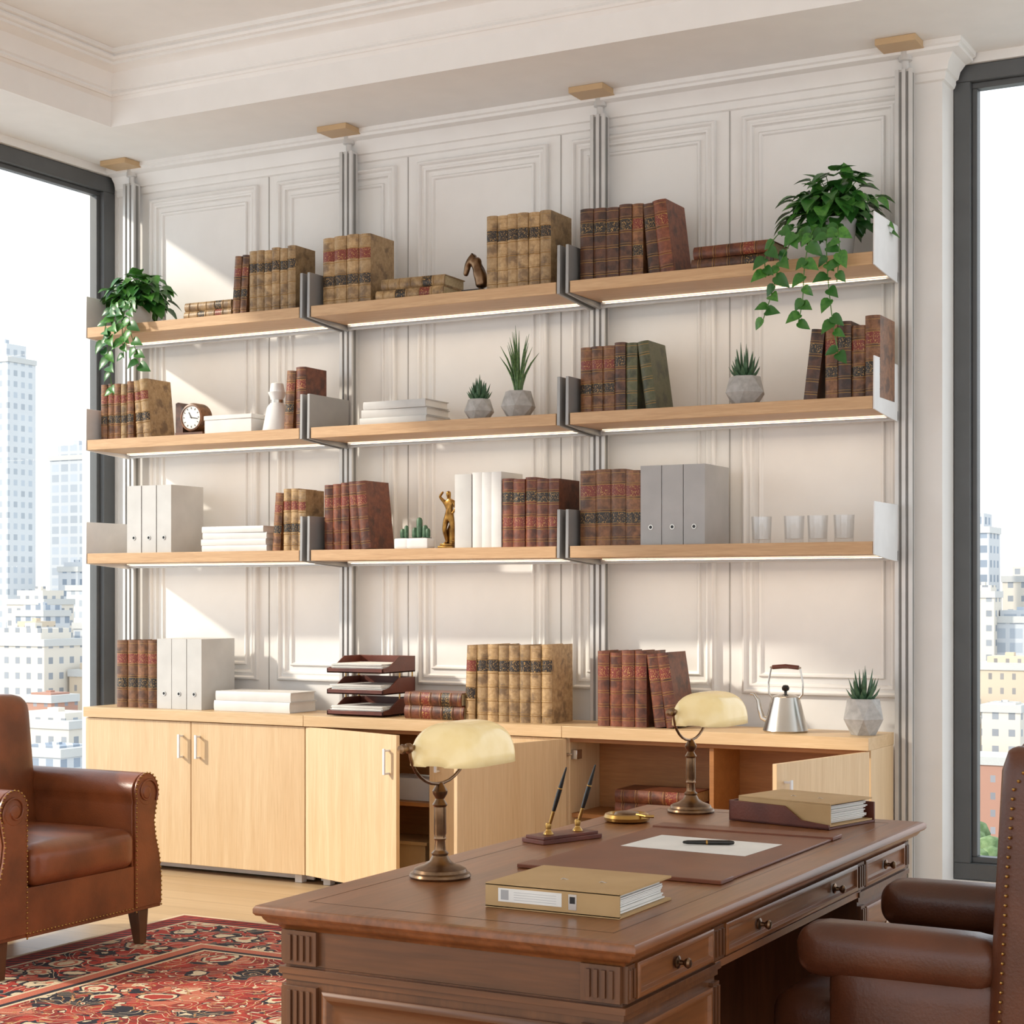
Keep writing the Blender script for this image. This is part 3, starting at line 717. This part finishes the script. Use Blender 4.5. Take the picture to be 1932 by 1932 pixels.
def drawer(y0,y1,za,zb,kn,s_=1):
    X=bx1 if s_>0 else bx0
    mpx=lambda u,v,h:(X+s_*h,u,v)
    frame(b,y0,y1,za,zb,[(0,0),(0,.012),(.004,.014),(.010,.014),(.014,.007),(.02,.006)],'waly',mpx,'waly')
    for y in kn: knob(y,(za+zb)/2,s_)
for s_ in (1,-1):
    for y0,y1 in ((2.675,2.705),(3.065,3.115),(3.96,4.01),(4.355,4.385)): flute(y0,y1,.658,.722,s_)
    drawer(2.712,3.058,.660,.722,[2.885],s_); drawer(3.122,3.953,.660,.722,[3.30,3.78],s_); drawer(4.017,4.348,.660,.722,[4.18],s_)
    for ya,yb in ((by0,K0),(K1,by1)):
        flute(ya,ya+.03,.12,.618,s_); flute(yb-.03,yb,.12,.618,s_)
        for za,zb in ((.47,.612),(.30,.462),(.13,.292)): drawer(ya+.038,yb-.038,za,zb,[(ya+yb)/2],s_)
b.build('executive_desk',origin=(-1.595,3.53,0),bevel=.0012)
zt=DZ+.0006
# ------------- desk objects
def lamp(x,y,name='bankers_lamp'):
    z=zt; b=MB()
    b.lathe([(0,z),(.062,z),(.064,z+.004),(.062,z+.009),(.056,z+.012),(.054,z+.018),(.046,z+.022),(.034,z+.026),(.022,z+.034),(.016,z+.045),(.018,z+.05),(.012,z+.056),(.0105,z+.075),(.013,z+.08),(.0115,z+.085),(.013,z+.09),(.0125,z+.145),(.016,z+.150),(.012,z+.156),(.009,z+.162),(.015,z+.172),(.016,z+.178),(.010,z+.188),(.006,z+.195),(0,z+.197)],'bronze',32,(x,y,0))
    L=.118
    pts=[(x,y+L*math.sin(a),z+.275-.082*math.cos(a)**1.0) for a in [R(q) for q in range(-90,91,12)]]
    b.tube(pts,.0035,'bronze',8)
    for s_ in (-1,1):
        b.M=T(x,y+s_*L,z+.275)@RXm(R(90 if s_<0 else -90))
        b.lathe([(.0,-.03),(.005,-.03),(.006,-.004),(.010,0),(.011,.006),(.006,.010),(.006,.022),(.010,.026),(.008,.034),(0,.036)],'bronze',14)
    b.M=Matrix()
    n=26; na=20; cx=x+.056; v=[];f=[]
    for i in range(n+1):
        u=math.sin((-1+2*i/n)*math.pi/2); s_=(max(0,1-abs(u)**5))**(1/2.6); s_=max(s_,.03)
        for j in range(na+1):
            a=math.pi*j/na; ca=math.cos(a); sa=math.sin(a)
            px=-math.copysign(abs(ca)**.8,ca); pz=sa**.75
            v.append((cx+.080*px*(.25+.75*s_),y+u*.114,z+.238+.087*pz*s_))
    for i in range(n):
        for j in range(na): f.append((i*(na+1)+j,(i+1)*(na+1)+j,(i+1)*(na+1)+j+1,i*(na+1)+j+1))
    o=bpy.data.objects.new(name,None); sc.collection.objects.link(o); o.location=(x,y,z)
    s=MB(); s.add(v,f,'cream'); so=s.build('shade',origin=(x,y,z),smooth=70,solid=.003); so.location=(0,0,0); so.parent=o
    bo=b.build('stand',origin=(x,y,z)); bo.location=(0,0,0); bo.parent=o
lamp(-1.843,3.07); lamp(-1.809,4.322)
b=MB(); b.box(-1.76,-1.30,3.26,4.03,zt,zt+.005,'pad')
for ya,yb in ((3.255,3.325),(3.965,4.035)): b.box(-1.763,-1.297,ya,yb,zt,zt+.0085,'pad')
b.build('leather_desk_pad',origin=(-1.53,3.65,zt),bevel=.0015)
b=MB(); b.M=T(-1.53,3.72,0)@RZ(R(-3)); b.box(-.155,.155,-.105,.105,zt+.0052,zt+.0058,'paper'); b.M=Matrix(); b.build('sheet_of_paper',origin=(-1.53,3.72,zt))
b=MB(); b.M=T(-1.515,3.73,zt+.0115)@RZ(R(24))@RY(R(90)); b.lathe([(0,-.062),(.003,-.06),(.0045,-.05),(.0052,-.01),(.0056,-.008),(.0056,.045),(.004,.056),(0,.058)],'black',14)
b.lathe([(.0058,-.008),(.0058,-.004)],'brass',14); b.M=Matrix(); b.build('fountain_pen',origin=(-1.515,3.73,zt))
b=MB(); b.M=T(-1.87,3.68,zt)@RZ(R(-20)); b.box(-.038,.038,-.095,.095,0,.010,'ox'); b.box(-.032,.032,-.088,.088,.010,.017,'ox')
for q,yy in enumerate((-.045,.05)):
    b.lathe([(.013,.017),(.012,.02),(.006,.028),(.008,.04),(.006,.045)],'brass',14,(0,yy,0))
    Mx=b.M; b.M=Mx@T(0,yy,.03)@RXm(R(-6))@RY(R(17))
    b.lathe([(.003,0),(.0042,.02),(.0042,.045)],'brass',12); b.lathe([(.0045,.045),(.0055,.07),(.0055,.10),(.0018,.155),(0,.156)],'black',12); b.lathe([(.0058,.10),(.0058,.104)],'brass',12)
    b.M=Mx
b.M=Matrix(); b.build('desk_pen_stand',origin=(-1.87,3.68,zt),bevel=.001)
b=MB(); z=zt; b.lathe([(0,z),(.05,z),(.058,z+.004),(.06,z+.012),(.056,z+.020),(.050,z+.022),(.044,z+.018),(.040,z+.010),(0,z+.008)],'brass',36,(-1.877,4.06,0))
b.lathe([(.030,z+.010),(.034,z+.018),(.03,z+.024),(.02,z+.026),(0,z+.0265)],'bronze',28,(-1.877,4.06,0)); b.tube([(-1.84,4.04,z+.022),(-1.81,4.03,z+.02),(-1.795,4.045,z+.019)],.004,'brass'); b.build('brass_paperweight',origin=(-1.877,4.06,z))
def boxfile(name,x,y,z,rot,w,d,h,label=True):
    b=MB(); b.M=T(x,y,z)@RZ(R(rot))
    b.box(-w/2,w/2,-d/2,d/2,0,.004,'kraft'); b.box(-w/2,w/2,-d/2,d/2,h-.004,h,'kraft'); b.box(-w/2,w/2,-d/2,-d/2+.005,0.002,h-.002,'kraft')
    n=int((h-.012)/.0035)
    for q in range(n):
        o=random.uniform(-.010,.0); b.box(-w/2+.006,w/2-.008+o,-d/2+.02,d/2-.008+o,.005+q*.0035,.005+q*.0035+.0027,'paper')
    if label:
        y_=-d/2-.0008; b.box(-w*.40,w*.08,y_,-d/2,h*.28,h*.82,'paper')
        for q in range(4): b.box(-w*.28,w*.04,y_-.0002,y_,h*(.38+q*.10),h*(.395+q*.10),'grey')
        b.box(-w*.38,-w*.32,y_-.0002,y_,h*.36,h*.76,'grey')
        b.box(w*.13,w*.19,y_,-d/2,h*.2,h*.82,'steel'); b.box(w*.14,w*.18,y_-.0003,y_,h*.45,h*.72,'black')
    for xx in (-.03,.05): b.tube([(xx,-.02,h-.001),(xx+.006,-.02,h+.002),(xx+.016,-.018,h-.001)],.0012,'steel',6)
    b.M=Matrix(); b.build(name,origin=(x,y,z),bevel=.001)
boxfile('ring_binder',-1.455,2.935,zt,0,.275,.235,.046)
b=MB(); b.M=T(-1.485,4.285,zt)@RZ(R(-14)); w,d=.30,.22
b.box(-w/2,w/2,-d/2,d/2,0,.006,'ox')
b.box(-w/2,-w/2+.006,-d/2,d/2,0,.052,'ox'); b.box(-w/2,w/2,d/2-.006,d/2,0,.052,'ox')
b.prism([(-w/2,0),(w/2,0),(w/2,.012),(w/2-.08,.018),(w/2-.13,.05),(-w/2,.052)],'Y',-d/2,-d/2+.006,'ox')
b.M=Matrix(); b.build('leather_document_tray',origin=(-1.485,4.285,zt),bevel=.001)
boxfile('ring_binder',-1.475,4.283,zt+.0066,-14,.275,.20,.058,False)
# ---------------------------------------------------------------- armchairs
def armprofile(s_,yin,zb,za,r,wb):
    pts=[(yin,zb),(yin,za-r*.6)]
    cy=yin+r*.95; 
    for q in range(205,-46,-18): pts.append((cy+r*math.cos(R(q)),za+r*math.sin(R(q))))
    pts+=[(yin+wb*.72,za-r*1.5),(yin+wb*.78,za-r*2.3),(yin+wb*.93,za-r*3.3),(yin+wb,za-r*4.4),(yin+wb,zb)]
    return [(s_*a,c) for a,c in pts]
def nails(b,pts,step,r,ax):
    acc=0
    for (p,q) in zip(pts,pts[1:]):
        p=Vector(p);q=Vector(q);L=(q-p).length; t=acc
        while t<L:
            c=p+(q-p)*(t/L); b.sph(tuple(c),r,'brass',6); t+=step
        acc=t-L
def club():
    o=Vector((-4.80,4.81,0)); b=MB(); b.M=T(*o)
    lm='leather'
    for s_ in (-1,1):
        poly=armprofile(s_,.275,.15,.600,.075,.165)
        b.prism(poly,'X',-.40,.385,lm)
        cyc=s_*(.275+.075*.95)
        inner=[(s_*(.283+ (abs(a)-.275)*.90),c if c>.2 else .165) for a,c in poly]
        b.prism(inner,'X',.385,.397,lm)
        b.lathe([(.0,.0),(.022,.0),(.026,-.004),(.048,-.004),(.052,-.010)],lm,24,(.402,cyc,.600),axis='X')
        pp=[(.398,s_*(.275+(abs(a)-.275)*.86+.012),c) for a,c in poly]
        nails(b,pp,.018,.0045,'X')
        sp=[(.401,cyc+s_*(.062-.045*t)*math.cos(6.6*t-.6),.600+(.062-.045*t)*math.sin(6.6*t-.6)) for t in [q/22 for q in range(23)]]
        b.tube(sp,.004,lm,6)
        for xx in (.33,-.34): b.taper((xx,s_*.37),0.013 if xx>0 else .001,.16,(.017,.017),(.03,.03),'walz',dx=.012*(1 if xx>0 else -1))
    b.box(-.38,.37,-.28,.28,.15,.30,lm)
    b.prism([(-.28,.15),(.28,.15),(.28,.325),(-.28,.325)],'X',.36,.392,lm)
    nails(b,[(.393,-.27,.165),(.393,.27,.165)],.018,.0045,'X')
    fr=b.build('frame',origin=o,bevel=.010,smooth=50)
    c=MB(); c.M=T(*o)
    c.soft((.115,0,.395),(.60,.545,.15),.045,lm,(0.012,0,.018),12)
    c.M=T(*o)@T(-.185,0,.30)@RY(R(-6)); c.soft((0,0,.33),(.20,.64,.66),.065,lm,(.025,0,.012),14)
    c.M=T(*o)@T(-.30,0,.15)@RY(R(-6)); c.soft((0,0,.37),(.12,.66,.76),.05,lm,(.0,0,.012),10)
    cu=c.build('cushions',origin=o,weld=True,smooth=80)
    e=bpy.data.objects.new('leather_club_armchair',None); sc.collection.objects.link(e); e.location=o
    for x in (fr,cu): x.parent=e; x.location=(0,0,0)
club()
def execchair():
    o=Vector((-.775,3.60,0)); b=MB(); B=T(*o)@RZ(math.pi); lm='leather2'
    c=MB()
    for s_ in (-1,1):
        c.M=B; c.soft((.175,s_*.285,.655),(.40,.125,.105),.045,lm,(0,0,.003),12)
        c.soft((.14,s_*.290,.48),(.34,.085,.32),.035,lm,(0,.012,0),8)
        c.M=B@T(-.08,s_*.31,.45)@RY(R(-3)); c.soft((.0,0,.31),(.165,.075,.62),.036,lm,(0,.006,0),10)
    c.M=B; c.soft((.20,0,.475),(.52,.50,.15),.05,lm,(0,0,.015),12)
    c.soft((.17,0,.40),(.56,.60,.17),.05,lm,(0.01,.01,0),10)
    c.M=B@T(-.085,0,.40)@RY(R(-3)); c.soft((0,0,.35),(.155,.66,.70),.07,lm,(.02,0,.03),14)
    cu=c.build('upholstery',origin=o,weld=True,smooth=80)
    b.M=B
    Q=T(-.08,0,.45)@RY(R(-3))
    for s_ in (-1,1):
        pts=[]
        for xz in ((.055,.02),(.055,.20),(.055,.40),(.052,.54),(.03,.585),(.0,.60)):
            p=Q@Vector((xz[0], s_*.3525, xz[1])); pts.append(tuple(p))
        nails(b,pts,.018,.0035,'X')
    b.lathe([(.03,.08),(.03,.33)],'bronze',16,(.1,0,0))
    for i in range(5):
        a=2*math.pi*i/5+.3; x,y=.1+.27*math.cos(a),.27*math.sin(a)
        b.tube([(.1,0,.12),(.1+.15*math.cos(a),.15*math.sin(a),.10),(x,y,.07)],[.026,.022,.016],'walz',8)
        b.sph((x,y,.037),.0235,'black',12); b.tube([(x,y,.07),(x,y,.04)],.008,'bronze')
    ba=b.build('base',origin=o)
    e=bpy.data.objects.new('leather_office_chair',None); sc.collection.objects.link(e); e.location=o
    for x in (cu,ba): x.parent=e; x.location=(0,0,0)
execchair()
# ---------------------------------------------------------------- city
GZ=-50
c1=cityMat('hazed_tower_facade','#cdcfd1','#a3a9b0'); c2=cityMat('glass_tower_facade','#bfc2c6','#9ea5ae',4,3.4,.5)  # distance haze is put into the city facade colours by paling them
c3=cityMat('cream_block_facade','#d8cfc2','#8a8e94',3.4,3.5,1.0); c4=cityMat('brick_block_facade','#b08472','#86858a',3,3.4,1.0); c5=cityMat('grey_block_facade','#c3c5c8','#828c99',3.6,3.6,.9)
c6=cityMat('sand_block_facade','#cdbba4','#847f7c',2.6,3.2,.9)
def bld(cx,cy,w,d,top,mat,rot=0,setb=None):
    b=MB(); b.M=T(cx,cy,0)@RZ(R(rot)); b.box(-w/2,w/2,-d/2,d/2,GZ,top,mat)
    if setb:
        b.box(-w*.35,w*.35,-d*.35,d*.35,top,top+setb,mat); b.box(-w*.08,w*.08,-d*.08,d*.08,top+setb,top+setb+setb*.4,mat)
    b.box(-w/2-.3,w/2+.3,-d/2-.3,d/2+.3,top-1,top+.6,'lgrey'); b.M=Matrix()
    return b.build('office_building',origin=(cx,cy,GZ))
for (x,y,w,d,top,mt,sb) in [
   (-401,402,15,12,75,c1,5),(-400,434,16,9,47,c2,4),(-352,395,20,14,4,c1,0),(-400,452,12,12,20,c2,0),
   (-290,300,20,14,-9,c3,3),(-273,305,12,10,-16,c6,2),(-250,265,18,12,-24,c3,2),(-262,276,8,8,-20,c4,1),(-306,345,14,14,-6,c5,2),(-215,240,40,16,-36,c4,0),
   (-330,400,10,10,-2,c6,2),(-318,330,9,10,-7,c6,2),(-335,350,10,10,-3,c5,2),(-355,370,14,12,0,c3,3),(-236,250,12,10,-28,c5,1),(-380,412,8,8,10,c5,2),
   (-107,438,11,12,18,c5,4),(-96,460,14,14,6,c3,3),(-92,425,12,12,-4,c2,2),(-88,395,12,12,-14,c6,2),(-82,352,26,12,-31,c4,0),(-100,380,14,14,-22,c5,0),(-70,438,16,12,10,c3,2),
   (-100,420,7,8,2,c3,2),(-84,372,8,8,-22,c3,1),(-94,372,8,8,-25,c6,1)]:
    bld(x,y,w,d,top,mt,0,sb)
b=MB(); b.box(-1500,1500,8,2000,GZ-1,GZ,plain('city_ground','#b3b5b2',.9)); b.build('ground_outside')
M['tree']=plain('tree_canopy','#7f9468',.9,c2='#5c7449',sc_=.9); b=MB()
for i in range(420):
    xx=random.uniform(-95,-30); b.sph((xx,random.uniform(235,320),GZ+random.uniform(1,9)),random.uniform(1.2,2.8),'tree',8,(1,1,.9))
b.build('trees_outside',smooth=80)
# ---------------------------------------------------------------- light
w=bpy.data.worlds.new('sky'); sc.world=w; w.use_nodes=True; nt=w.node_tree; bg=nt.nodes['Background']
tc=nt.nodes.new('ShaderNodeTexCoord'); sp=nt.nodes.new('ShaderNodeSeparateXYZ'); nt.links.new(tc.outputs['Generated'],sp.inputs[0])
cr=nt.nodes.new('ShaderNodeValToRGB'); nt.links.new(sp.outputs[2],cr.inputs[0])
cr.color_ramp.elements[0].position=0; cr.color_ramp.elements[0].color=(.98,.985,1.0,1); cr.color_ramp.elements[1].position=.5; cr.color_ramp.elements[1].color=(.80,.90,1,1)
nt.links.new(cr.outputs[0],bg.inputs[0]); bg.inputs[1].default_value=1.7
sl=bpy.data.lights.new('sun','SUN'); sl.energy=3.9; sl.angle=R(3.0); sl.color=(1,.89,.75)
so=bpy.data.objects.new('sun',sl); sc.collection.objects.link(so); so.rotation_euler=Vector((1,.7,-.62)).to_track_quat('-Z','Y').to_euler(); so.location=(-20,-14,14)
# ---------------------------------------------------------------- camera
cam=bpy.data.cameras.new('camera'); co=bpy.data.objects.new('camera',cam); sc.collection.objects.link(co)
co.location=(0,0,1.35); co.rotation_euler=(R(90),0,R(28.6)); cam.sensor_width=36; cam.lens=60.95; cam.shift_y=.0823; cam.clip_end=4000; cam.clip_start=.05
sc.camera=co
sc.view_settings.view_transform='Standard'
sc.view_settings.exposure=0.1
